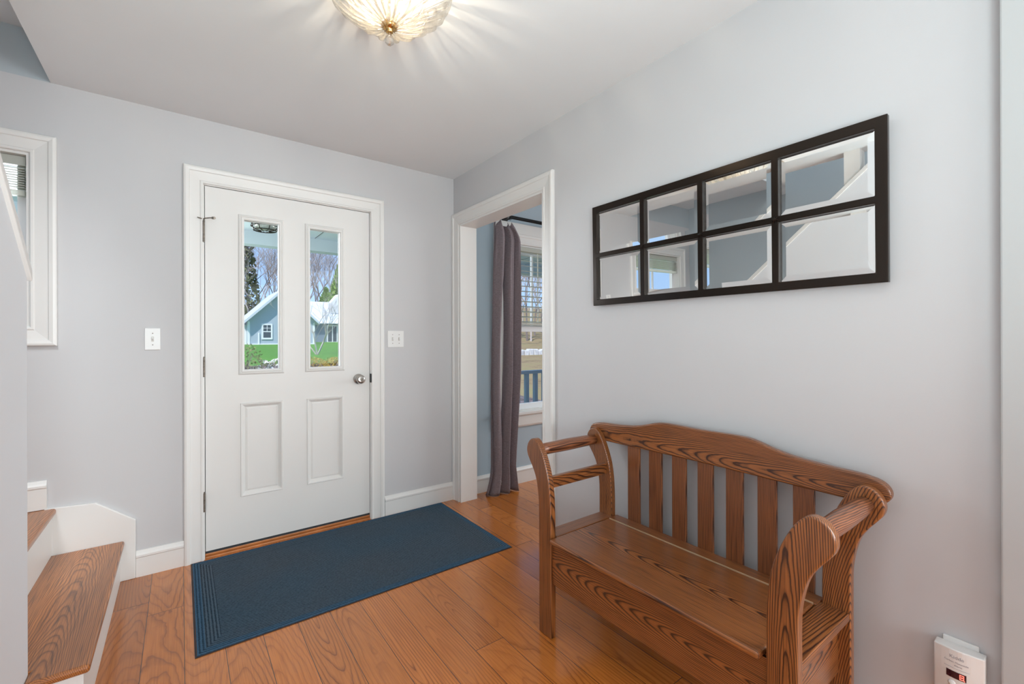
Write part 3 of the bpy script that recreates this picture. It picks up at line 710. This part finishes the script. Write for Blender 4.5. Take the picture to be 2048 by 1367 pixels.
# ------------------------------------------------------------------ oak storage bench
YC = -2.055
be = thing('storage_bench', (-.28, YC, 0), 'oak storage bench with scrolled arms and slatted back against the right wall', 'bench')
low = [(.413, 0), (.413, .48)]
curve = [(.413, .48), (.416, .56), (.426, .635), (.445, .695), (.468, .745), (.492, .780), (.515, .795), (.540, .790), (.559, .770), (.566, .745),
         (.561, .721), (.546, .698), (.527, .672), (.508, .638), (.495, .59), (.488, .54), (.487, .48)]
outline = [Vector((p[0], p[1])) for p in low[:1]]+[Vector((p[0], p[1])) for p in catmull([(a, b, 0) for a, b in curve], 5)]+[Vector((.487, 0))]
for side in (1, -1):
    poly = [(YC-side*p.x, p.y) for p in outline]
    MB().prism(poly, 0, -.477, -.447).build('leg', O_POST if side > 0 else O_POSTL, be, bevel=.005, seg=3, label='front post ending in a scrolled arm head')
    MB().prism(poly, 0, -.108, -.080).build('leg', O_BACK if side > 0 else O_POSTL, be, bevel=.005, seg=3, label='back post ending in a scrolled arm head')
    yr = YC-side*.520
    MB().tube([(-.449, yr, .742), (-.40, yr, .7425), (-.28, yr, .743), (-.16, yr, .7425), (-.106, yr, .742)], [.022, .025, .027, .025, .022], 18).build('arm_rod', O_ROD, be, smooth=True, label='turned round arm rod')
    ya, yb = sorted((YC-side*.442, YC-side*.462))
    MB().box(-.449, -.106, ya, yb, .598, .645).build('arm_rail', O_X, be, bevel=.002)
    ya, yb = sorted((YC-side*.405, YC-side*.484))
    MB().box(-.449, -.106, ya, yb, .388, .413).build('side_rail', O_X, be, bevel=.006, seg=3)
    ya, yb = sorted((YC-side*.440, YC-side*.456))
    MB().box(-.449, -.106, ya, yb, .226, .390).build('side_panel', O_X, be)
MB().box(-.493, -.137, YC-.403, YC+.403, .394, .414).build('seat_lid', O_Y, be, bevel=.007, seg=3, label='hinged oak seat lid')
MB().box(-.134, -.075, YC-.41, YC+.41, .394, .414).build('seat_back_rail', O_Y, be, bevel=.003)
MB().box(-.1375, -.1345, YC-.40, YC+.40, .408, .4155).build('piano_hinge', plain('thin brass hinge', (.75, .6, .4), .3, metal=.6), be)
MB().box(-.466, -.450, YC-.414, YC+.414, .222, .394).build('front_panel', O_FRONT, be)
MB().box(-.450, -.100, YC-.44, YC+.44, .226, .238).box(-.100, -.088, YC-.413, YC+.413, .226, .394).build('box_bottom', O_Y, be)
for k in range(7):
    y = YC+.318-.1115*k-.003*k*0
    MB().box(-.074, -.060, y-.031, y+.031, .404, .75).build('back_slat', O_Z, be, bevel=.003)
cr = [(-.40, .738), (0, .742), (.40, .738), (.50, .738), (.548, .742), (.572, .765), (.570, .790), (.548, .810), (.50, .820), (.42, .824), (.33, .832), (.265, .845), (.205, .862), (.15, .869),
      (0, .867), (-.15, .869), (-.205, .862), (-.265, .845), (-.33, .832), (-.42, .824), (-.50, .820), (-.548, .810), (-.570, .790), (-.572, .765), (-.548, .742), (-.50, .738)]
crp = [(YC-p.x, p.y) for p in catmull([(a, b, 0) for a, b in cr], 4, closed=True)]
MB().prism(crp, 0, -.080, -.052).build('crest_rail', O_CREST, be, bevel=.006, seg=3, label='arched oak crest rail')

# ------------------------------------------------------------------ carbon monoxide alarm
oa = thing('wall_outlet', (0, -2.755, .35), 'white outlet plate on the right wall behind the alarm', 'outlet')
MB().box(-.006, 0, -2.790, -2.720, .295, .410).build('plate', M['plastic'], oa, bevel=.002)
al = thing('gas_alarm', (0, -2.756, .34), 'white plug in carbon monoxide alarm low on the wall beside the bench', 'alarm')
ac = MB().prism([(-2.803, -.012), (-2.803, -.040), (-2.79, -.0465), (-2.756, -.0515), (-2.722, -.0465), (-2.709, -.040), (-2.709, -.012)], 2, 0, 1)
# front plate curved in plan, shallow arch on top
av = []; n = 12
for zz in (.255, .402):
    for i in range(n+1):
        t = i/n; y = -2.804+.096*t; x = -.038-.014*math.sin(t*math.pi)
        av.append((x, y, zz-(.004*(1-math.sin(t*math.pi)) if zz > .3 else 0)))
    av.append((-.006, -2.708, zz-.004*(zz > .3))); av.append((-.006, -2.804, zz-.004*(zz > .3)))
k = n+3
MB().add(av, [tuple(range(k)), tuple(range(2*k-1, k-1, -1))]+[(i, (i+1) % k, k+(i+1) % k, k+i) for i in range(k)]).build('housing', M['plastic'], al, bevel=.003)
disp = plain('dark red display window', (.035, .006, .012), .15)
red = plain('lit red segment', (.9, .15, .12), .4, emit=(1, .22, .16), estr=1.2)
def arcx(y): return -.038-.014*math.sin((y+2.804)/.096*math.pi)
def patch(ya, yb, za, zb, out, th=.0012, n=8):
    vs = []; m_ = MB()
    for i in range(n+1):
        y = lerp(ya, yb, i/n); x = arcx(y)-out
        vs += [(x, y, za), (x, y, zb), (x+th, y, zb), (x+th, y, za)]
    fs = [(4*i+a, 4*i+(a+1) % 4, 4*i+4+(a+1) % 4, 4*i+4+a) for i in range(n) for a in range(4)]+[(0, 1, 2, 3), (4*n+3, 4*n+2, 4*n+1, 4*n)]
    return m_.add(vs, fs)
dsp = patch(-2.772, -2.734, .327, .345, .0008).build('display', disp, al)
dg = MB()
for (ya, yb, za, zb) in ((-2.768, -2.7595, .3405, .3425), (-2.768, -2.7595, .3295, .3315), (-2.768, -2.7665, .3295, .3425), (-2.761, -2.7595, .3295, .3425), (-2.7655, -2.762, .3345, .3375), (-2.7695, -2.7680, .3283, .3300)):
    q = patch(ya, yb, za, zb, .0014, .0008, 2); dg.add(q.v, q.f)
dg.build('digit', red, dsp)
bq = MB().lathe([(0, 0), (.008, 0), (.008, .001), (.005, .003), (0, .0032)], (0, 0, 0), 2, 18)
MB().add([Vector((arcx(-2.745)-.000-p.z, -2.745+p.x, .312+p.y)) for p in bq.v], bq.f).build('test_button', M['plastic'], al, smooth=True)
def text(body, size, y, z, mat, parent, name, x):
    c = bpy.data.curves.new(name, 'FONT'); c.body = body; c.size = size; c.extrude = .0002; c.align_x = 'CENTER'
    o = bpy.data.objects.new(name+'_tmp', c); COL.objects.link(o)
    bpy.context.view_layer.update()
    me = bpy.data.meshes.new_from_object(o.evaluated_get(bpy.context.evaluated_depsgraph_get())); bpy.data.objects.remove(o)
    me.materials.append(mat)
    # text plane facing -x : text x -> -y, text y -> z
    me.transform(Matrix(((0, 0, -1, x), (-1, 0, 0, y), (0, 1, 0, z), (0, 0, 0, 1))))
    # follow the curved face
    for v in me.vertices: v.co.x = arcx(v.co.y)-.0004+(v.co.x-x)*.5
    me.transform(Matrix.Translation(-wloc(parent)))
    o = bpy.data.objects.new(name, me); COL.objects.link(o); o.parent = parent
    return o
grey = plain('grey print', (.34, .34, .37), .6)
text('Kidde', .012, -2.754, .378, grey, al, 'logo_print', -.052)
text('Carbon Monoxide', .0062, -2.753, .367, grey, al, 'caption_print', -.052)
text('Alarm', .0062, -2.757, .359, grey, al, 'caption_print', -.052)
patch(-2.778, -2.730, .3530, .3536, .0006, .0006).build('rule_print', grey, al)

# ------------------------------------------------------------------ ceiling light
LX, LY = -1.122, -1.582
cl_ = thing('ceiling_light', (LX, LY, H), 'round clear ribbed glass ceiling light with brass finial, lit warm', 'ceiling light')
MB().lathe([(0, 0), (.085, 0), (.085, -.010), (.06, -.018), (.012, -.022), (.012, -.10), (.0, -.10)], (LX, LY, H), 2, 32).build('canopy', plain('white enamel canopy', (.8, .78, .74), .35), cl_, smooth=False)
def bowl(r): return 2.250+2.45*r*r if r < .2 else 2.348+(r-.2)*3.0
def rib(k, n, r0, r1, w0, w1, dz, sweep):
    pts = []; N_ = 14
    a0 = 2*math.pi*k/n
    vs = []
    for i in range(N_+1):
        t = i/N_; r = lerp(r0, r1, t); a = a0+sweep*t*t
        z = bowl(min(r, .216))+dz
        if t > .86: z += (t-.86)*.22
        c = Vector((LX+r*math.cos(a), LY+r*math.sin(a), z))
        rad = Vector((math.cos(a), math.sin(a), 0)); tan = Vector((-math.sin(a), math.cos(a), 0))
        w = lerp(w0, w1, math.sin(min(1, t*1.25)*math.pi/2))*(1 if t < .85 else 1-(t-.85)*2.2)
        sl_ = 4.9*r; nrm = Vector((-rad.x*sl_, -rad.y*sl_, 1)).normalized()
        for q in range(8):
            an = q*math.pi/4
            vs.append(c+tan*(w*.5*math.cos(an))+nrm*(.0045*math.sin(an)*(1 if math.sin(an) > 0 else 1.5)))
    fs = [(i*8+q, i*8+(q+1) % 8, (i+1)*8+(q+1) % 8, (i+1)*8+q) for i in range(N_) for q in range(8)]+[tuple(range(8)), tuple(N_*8+q for q in range(7, -1, -1))]
    return MB().add(vs, fs)
for k in range(24): rib(k, 24, .022, .216, .006, .034, 0, .34).build('glass_rib', M['rib'], cl_, smooth=True)
for k in range(14): rib(k+.5, 14, .020, .125, .006, .024, -.010, -.18).build('inner_glass_rib', M['rib'], cl_, smooth=True)
MB().lathe([(0, .028), (.012, .026), (.020, .012), (.027, .004), (.026, -.004), (.016, -.010), (.010, -.014), (.012, -.019), (.006, -.022), (0, -.022)], (LX, LY, 2.245), 2, 24).build('brass_cap', M['brass'], cl_, smooth=True)
MB().tube([(LX, LY, 2.27), (LX, LY, 2.42)], .004, 8).build('stem', M['brass'], cl_)
MB().lathe([(0, 0), (.005, -.001), (.007, -.006), (.013, -.014), (.0155, -.023), (.013, -.032), (.006, -.038), (0, -.039)], (LX, LY, 2.222), 2, 12).build('crystal_finial', M['crystal'], cl_)
for k in range(3):
    a = .5+2*math.pi*k/3; bx, by = LX+.062*math.cos(a), LY+.062*math.sin(a)
    MB().tube([(LX+.01*math.cos(a), LY+.01*math.sin(a), 2.395), (bx, by, 2.385), (bx, by, 2.368)], .008, 8).build('socket', M['brass'], cl_)
    MB().lathe([(0, -.034), (.008, -.032), (.013, -.022), (.012, -.010), (.006, 0), (0, 0)], (bx, by, 2.368), 2, 12).build('bulb', M['bulb'], cl_, smooth=True)
    pl = light('lamp_bulb', 'POINT', (bx, by, 2.322), (bx, by, 0), 2.3, (1.0, .86, .66), .006)
    
# ------------------------------------------------------------------ porch
pc = MB().box(-4.2, 5.2, .13, 1.80, 2.235, 2.33)
pch = pc.build('porch_ceiling', M['porch_white'])
tag(pch, 'white boarded porch ceiling outside the entry door', 'porch ceiling')
gv = MB()
for k in range(34): gv.box(-4.1+k*.27, -4.094+k*.27, .14, 1.79, 2.2335, 2.236)
gv.build('board_joint', M['slot'], pch)
tag(MB().box(-4.2, 5.2, 1.80, 1.94, 2.112, 2.40).build('porch_beam', M['porch_white']), 'white porch beam across the top of the door lites', 'beam')
tag(MB().box(-4.2, 5.2, .13, 1.95, -.22, -.10).build('porch_deck', M['porch_floor']), 'grey porch deck outside the front wall', 'porch')
lt = thing('porch_lantern', (-1.10, 1.28, 2.235), 'caged porch lantern on the porch ceiling seen through the left lite', 'lantern')
MB().lathe([(0, 0), (.105, 0), (.105, -.014), (0, -.014)], (-1.10, 1.28, 2.235), 2, 24).build('mount', M['bronze'], lt)
MB().lathe([(0, 0), (.085, 0), (.085, -.05), (.070, -.072), (0, -.078)], (-1.10, 1.28, 2.221), 2, 24).build('glass_shade', clear('seeded glass', (.9, .9, .85), .1, .1, trans=.5, tcol=(.8, .8, .7)), lt, smooth=True)
cg = MB()
for k in range(8):
    a = k*math.pi/4+.2; ca, sa = math.cos(a), math.sin(a)
    cg.tube([(-1.10+.102*ca, 1.28+.102*sa, 2.222), (-1.10+.104*ca, 1.28+.104*sa, 2.17), (-1.10+.088*ca, 1.28+.088*sa, 2.142), (-1.10+.03*ca, 1.28+.03*sa, 2.132)], .004, 6)
for (rr, zz) in ((.105, 2.172), (.086, 2.140)):
    cg.tube([(-1.10+rr*math.cos(i*math.pi/14), 1.28+rr*math.sin(i*math.pi/14), zz) for i in range(29)], .004, 6, cap=False)
cg.build('cage', M['bronze'], lt)
rl = thing('porch_railing', (3.0, 1.62, -.10), 'slate blue porch railing with square balusters outside the dining window', 'railing')
MB().box(1.0, 5.0, 1.58, 1.67, .755, .795).build('top_rail', M['porch_rail'], rl)
MB().box(1.0, 5.0, 1.60, 1.65, -.02, .03).build('bottom_rail', M['porch_rail'], rl)
for k in range(26):
    x = 1.10+k*.15
    MB().box(x-.024, x+.024, 1.60, 1.65, .03, .755).build('baluster', M['porch_rail'], rl)

# ------------------------------------------------------------------ ground outside
def sm(a, b, x):
    t = max(0, min(1, (x-a)/(b-a))); return t*t*(3-2*t)
def gz(x, y):
    ratio = (x+1.675)/(y+3.0)
    hi = lerp(-.5, .45, sm(2.5, 9, y)) if y < 12.5 else lerp(.45, .72, (y-12.5)/32.5) if y < 45 else lerp(.72, 1.2, min(1, (y-45)/40))
    lo = lerp(-.6, -.1, sm(2.5, 18, y)) if y < 18 else lerp(-.1, .9, min(1, (y-18)/30))
    far = max(0, y-60)*.13
    return lerp(hi, lo, sm(.36, .62, ratio))+far+max(0, min(40, y-35))*.08*sm(.36, .62, ratio)
def terrain(name, test, mat, label, cat, dz=0.0, xs=None, ys=None):
    xs = xs or [-60+i*2.0 for i in range(100)]; ys = ys or [.3+i*.7 for i in range(36)]+[26+i*3 for i in range(34)]
    m_ = MB(); idx = {}
    def vid(i, j):
        if (i, j) not in idx: idx[(i, j)] = len(m_.v); m_.v.append(Vector((xs[i], ys[j], gz(xs[i], ys[j])+dz)))
        return idx[(i, j)]
    for i in range(len(xs)-1):
        for j in range(len(ys)-1):
            cx, cy = (xs[i]+xs[i+1])/2, (ys[j]+ys[j+1])/2
            if test(cx, cy): m_.f.append((vid(i, j), vid(i+1, j), vid(i+1, j+1), vid(i, j+1)))
    o = m_.build(name, mat, smooth=True)
    structure(o, label, cat); return o
rat = lambda x, y: (x+1.675)/(y+3.0)
terrain('lawn', lambda x, y: rat(x, y) < .40 and y < 60, M['lawn'], 'green lawn sloping up to the neighbouring houses', 'lawn')
terrain('hillside', lambda x, y: rat(x, y) >= .40 or y >= 60, M['dry'], 'dry tan hillside and wood edge beyond the dining window', 'hillside')
terrain('garden_bed', lambda x, y: True, M['mulch'], 'dark mulched garden bed in front of the lawn', 'garden bed', .02,
        [-5+i*.6 for i in range(20)], [6+i*.5 for i in range(12)])

# ------------------------------------------------------------------ plants
def leafball(mb, c, rx, rz, n, s, r, cone=False):
    for _ in range(n):
        th = r.uniform(0, 2*math.pi)
        if cone:
            h = r.random()**1.2; rr = rx*(1-h)*(.55+.45*r.random()); p = Vector((c[0]+rr*math.cos(th), c[1]+rr*math.sin(th), c[2]+h*rz))
        else:
            u = r.uniform(-.2, 1); q = math.sqrt(max(0, 1-u*u)); k = r.uniform(.65, 1)
            p = Vector((c[0]+rx*q*math.cos(th)*k, c[1]+rx*q*math.sin(th)*k, c[2]+rz*u*k))
        a = Vector((r.uniform(-1, 1), r.uniform(-1, 1), r.uniform(-1, 1))).normalized()*s
        b = Vector((r.uniform(-1, 1), r.uniform(-1, 1), r.uniform(-1, 1))).normalized()*s*.6
        mb.add([p-a, p+b, p+a, p-b], [(0, 1, 2, 3)])
    return mb
def shrub(name, x, y, rx, rz, n, s, mat, label, cat, seed, flowers=0):
    r = random.Random(seed); z = gz(x, y)
    t = thing(name, (x, y, z), label, cat)
    leafball(MB(), (x, y, z+rz*.1), rx, rz, n, s, r).build('foliage', mat, t)
    st_ = MB()
    for k in range(7):
        a = r.uniform(0, 6.28); st_.tube([(x, y, z), (x+rx*.5*math.cos(a), y+rx*.5*math.sin(a), z+rz*.7)], [.012, .004], 4)
    st_.build('stem', M['bark'], t)
    if flowers: leafball(MB(), (x, y, z+rz*.2), rx, rz, flowers, s*1.5, r).build('blossom', M['flower'], t)
shrub('garden_shrub', -.42, 9.4, .42, .62, 420, .035, M['bush'], 'olive brown shrub low in the left lite', 'shrub', 1)
shrub('flowering_plant', .02, 9.9, .20, .20, 120, .03, M['bush'], 'low plant with white blossom beside the olive shrub', 'plant', 2, 40)
shrub('flowering_plant', .42, 10.6, .26, .22, 90, .03, M['bush'], 'white flowering clump at the right of the left lite', 'plant', 3, 90)
shrub('groundcover_plant', 1.25, 10.2, .42, .26, 420, .03, M['bush2'], 'golden groundcover clump at the left of the right lite', 'plant', 4)
shrub('groundcover_plant', 1.95, 10.6, .42, .24, 420, .03, M['bush2'], 'golden groundcover clump at the right of the right lite', 'plant', 5)
shrub('groundcover_plant', 1.55, 9.1, .30, .20, 260, .03, M['bush2'], 'nearest low golden clump in the right lite', 'plant', 6)

def branch(mb, p, d, L_, r_, depth, rr, tips, gnarl=.35, up=.15):
    n = 3; pts = [p]; q = p
    for i in range(n):
        d = (d+Vector((rr.uniform(-1, 1), rr.uniform(-1, 1), rr.uniform(-.4, .8)))*gnarl*.35+Vector((0, 0, up*.3))).normalized()
        q = q+d*(L_/n); pts.append(q)
    mb.tube(pts, [r_, r_*.86, r_*.72, r_*.58], 4 if depth < 2 else 3, cap=False)
    if depth == 0: return
    k = rr.choice((2, 3, 3)) if depth > 1 else 3
    for i in range(k):
        ax = Vector((rr.uniform(-1, 1), rr.uniform(-1, 1), rr.uniform(-.3, .3))).normalized()
        nd = (d+ax*rr.uniform(.45, .8)).normalized()
        branch(mb, pts[-1] if i < 2 else pts[2], nd, L_*rr.uniform(.6, .82), r_*.58, depth-1, rr, tips, gnarl, up)
def tree_mesh(seed, h, depth, r0, gnarl=.35):
    rr = random.Random(seed); mb = MB(); branch(mb, Vector((0, 0, -.2)), Vector((0, 0, 1)), h*.36, r0, depth, rr, None, gnarl)
    me = bpy.data.meshes.new('bare_tree'); me.from_pydata([tuple(v) for v in mb.v], [], mb.f); me.update()
    return me
variants = [tree_mesh(s, 14, 6, .17) for s in (11, 12, 13, 14)]
for i, me in enumerate(variants): me.materials.append(M['bark'] if i % 2 else M['palebark'])
def put_tree(me, x, y, s, rz, label, group, name='bare_tree'):
    o = bpy.data.objects.new(name, me); COL.objects.link(o); o.location = (x, y, gz(x, y)); o.scale = (s, s, s); o.rotation_euler.z = rz
    tag(o, label, 'tree', group)
    return o
r8 = random.Random(88)
for k in range(26):
    t = k/25; y = r8.uniform(62, 80); rt = lerp(.085, .275, t)+r8.uniform(-.004, .004)
    x = -1.675+rt*(y+3)
    put_tree(variants[k % 4], x, y, r8.uniform(.72, 1.0), r8.uniform(0, 6.28), 'bare grey woodland tree behind the houses seen through the door lites', 'bare trees behind the houses')
for k in range(30):
    t = k/29; y = r8.uniform(34, 60); rt = lerp(.66, 1.06, t)
    x = -1.675+rt*(y+3)
    put_tree(variants[(k+1) % 4], x, y, r8.uniform(.7, .95), r8.uniform(0, 6.28), 'bare woodland tree on the slope beyond the dining window', 'bare trees on the hillside')
ym = bpy.data.meshes.new('young_tree')
rr = random.Random(5); mb = MB()
for k in range(5):
    a = k*1.26; branch(mb, Vector((0, 0, -.05)), Vector((math.cos(a)*.6, math.sin(a)*.6, 1)).normalized(), 1.15, .035, 4, rr, None, .3)
ym.from_pydata([tuple(v) for v in mb.v], [], mb.f); ym.materials.append(M['palebark'])
o = put_tree(ym, 3.40, 19.0, 1.0, .4, 'small leafless multi-stem tree standing on the lawn in the right lite', None, 'young_tree')

def evergreen(x, y, w, h, mat, label, seed, n=1500, s=.45, cone=True):
    r = random.Random(seed); z = gz(x, y); t = thing('evergreen_tree', (x, y, z), label, 'tree')
    m_ = MB(); leafball(m_, (x, y, z+h*.12), w, h*.88, n, s, r, cone=cone); m_.build('foliage', mat, t)
    MB().tube([(x, y, z-.2), (x, y, z+h*.85)], [.22, .05], 6).build('trunk', M['bark'], t)
evergreen(5.5, 66, 2.0, 16, M['needle'], 'dark evergreen at the left edge of the left lite', 1, 800, .4)
evergreen(17.4, 66, 3.0, 10.5, M['needle2'], 'bright green evergreen behind the pale roof in the right lite', 2, 2600)
evergreen(15.0, 64, 2.6, 6.9, M['needle2'], 'lower bright green evergreen left of the taller one', 3, 1500)

# ------------------------------------------------------------------ neighbouring houses
h1 = thing('house', (6.25, 48, .6), 'blue sided house with white gable roof seen through the left lite', 'house')
X0, X1, ZE, ZR, XR = 3.34, 9.16, 3.0, 5.85, 6.25
MB().prism([(X0, .2), (X1, .2), (X1, ZE), (XR, ZR), (X0, ZE)], 1, 45, 53).build('wall', M['siding'], h1)
rf = MB()
sl1 = (ZR-ZE)/(XR-X0)
for sgn in (-1, 1):
    xe = XR+sgn*(XR-X0+.36); ze = ZR-sl1*(XR-X0+.36)
    rf.prism([(XR, ZR+.02), (xe, ze+.02), (xe, ze+.28), (XR, ZR+.30)], 1, 44.4, 53.4)
rf.build('roof', M['roofing'], h1)
MB().box(X0-.03, X0+.16, 44.96, 45.1, .4, ZE-.1).box(X1-.16, X1+.03, 44.96, 45.1, .4, ZE-.1).build('corner_board', M['white_ext'], h1)
MB().box(X0-.05, X1+.05, 44.93, 45.02, .2, .82).build('foundation', M['white_ext'], h1)
hw = MB().holed((0, 2, 1), 4.46, 5.38, 1.22, 2.72, 44.93, 45.01, [(4.60, 5.24, 1.38, 1.92), (4.60, 5.24, 2.00, 2.58)]).build('window', M['white_ext'], h1)
MB().box(4.60, 5.24, 44.97, 44.99, 1.38, 2.58).build('pane', M['darkglass'], hw)
MB().box(4.90, 4.94, 44.94, 44.98, 2.0, 2.58).box(4.60, 5.24, 44.94, 44.98, 2.27, 2.31).build('muntin', M['white_ext'], hw)
MB().box(4.16, 4.28, 44.9, 45.0, .6, 1.85).build('vent_pipe', M['white_ext'], h1)
MB().box(X0-2.2, X0, 46.2, 52, .3, 2.6).build('side_wing', M['white_ext'], h1)
h2 = thing('house', (15, 59, .6), 'low house with a broad pale roof and glass patio door in the right lite', 'house')
MB().box(9.5, 22, 56.4, 62, .3, 3.4).build('wall', M['siding_dark'], h2)
MB().add([(9.2, 55.7, 3.2), (22.3, 55.7, 3.2), (22.3, 59.2, 6.15), (9.2, 59.2, 6.15), (22.3, 62.7, 3.2), (9.2, 62.7, 3.2)], [(0, 1, 2, 3), (3, 2, 4, 5), (0, 3, 5), (1, 4, 2), (0, 5, 4, 1)]).build('roof', M['roofing'], h2)
MB().prism([(13.9, 5.9), (14.9, 7.1), (15.9, 5.9), (15.9, 4.6), (13.9, 4.6)], 1, 57.2, 59).build('dormer', M['white_ext'], h2)
pd = MB().holed((0, 2, 1), 13.2, 14.5, .75, 3.0, 56.3, 56.42, [(13.32, 13.82, .9, 2.88), (13.92, 14.38, .9, 2.88)]).build('patio_door', M['white_ext'], h2)
MB().box(13.32, 14.38, 56.35, 56.38, .9, 2.88).build('pane', M['darkglass'], pd)
MB().box(9.5, 22, 55.9, 56.4, .2, .85).build('patio_step', M['white_ext'], h2)
gr = thing('garage', (-5.1, 6.5, -.3), 'pale sided outbuilding seen through the landing window', 'garage')
MB().box(-6.9, -3.35, 4.4, 9, -.6, 2.7).build('wall', plain('pale lavender siding', (.66, .69, .76), .6), gr)
MB().prism([(-7.1, 2.6), (-5.12, 3.9), (-3.15, 2.6), (-3.15, 2.75), (-5.12, 4.05), (-7.1, 2.75)], 1, 4.2, 9.2).build('roof', M['roofing'], gr)
MB().box(-3.36, -3.33, 5.4, 6.3, 1.3, 2.2).build('window', M['darkglass'], gr)
sw = MB()
rs = random.Random(3)
for k in range(16):
    x = 15.2+k*.42; y = 22+rs.uniform(-.15, .15); zz = gz(x, y)
    sw.box(x, x+.38, y, y+.5, zz-.2, zz+.38+rs.uniform(-.05, .08))
tag(sw.build('stone_wall', M['stone'], bevel=.06), 'low pale stone wall across the hillside beyond the dining window', 'wall')
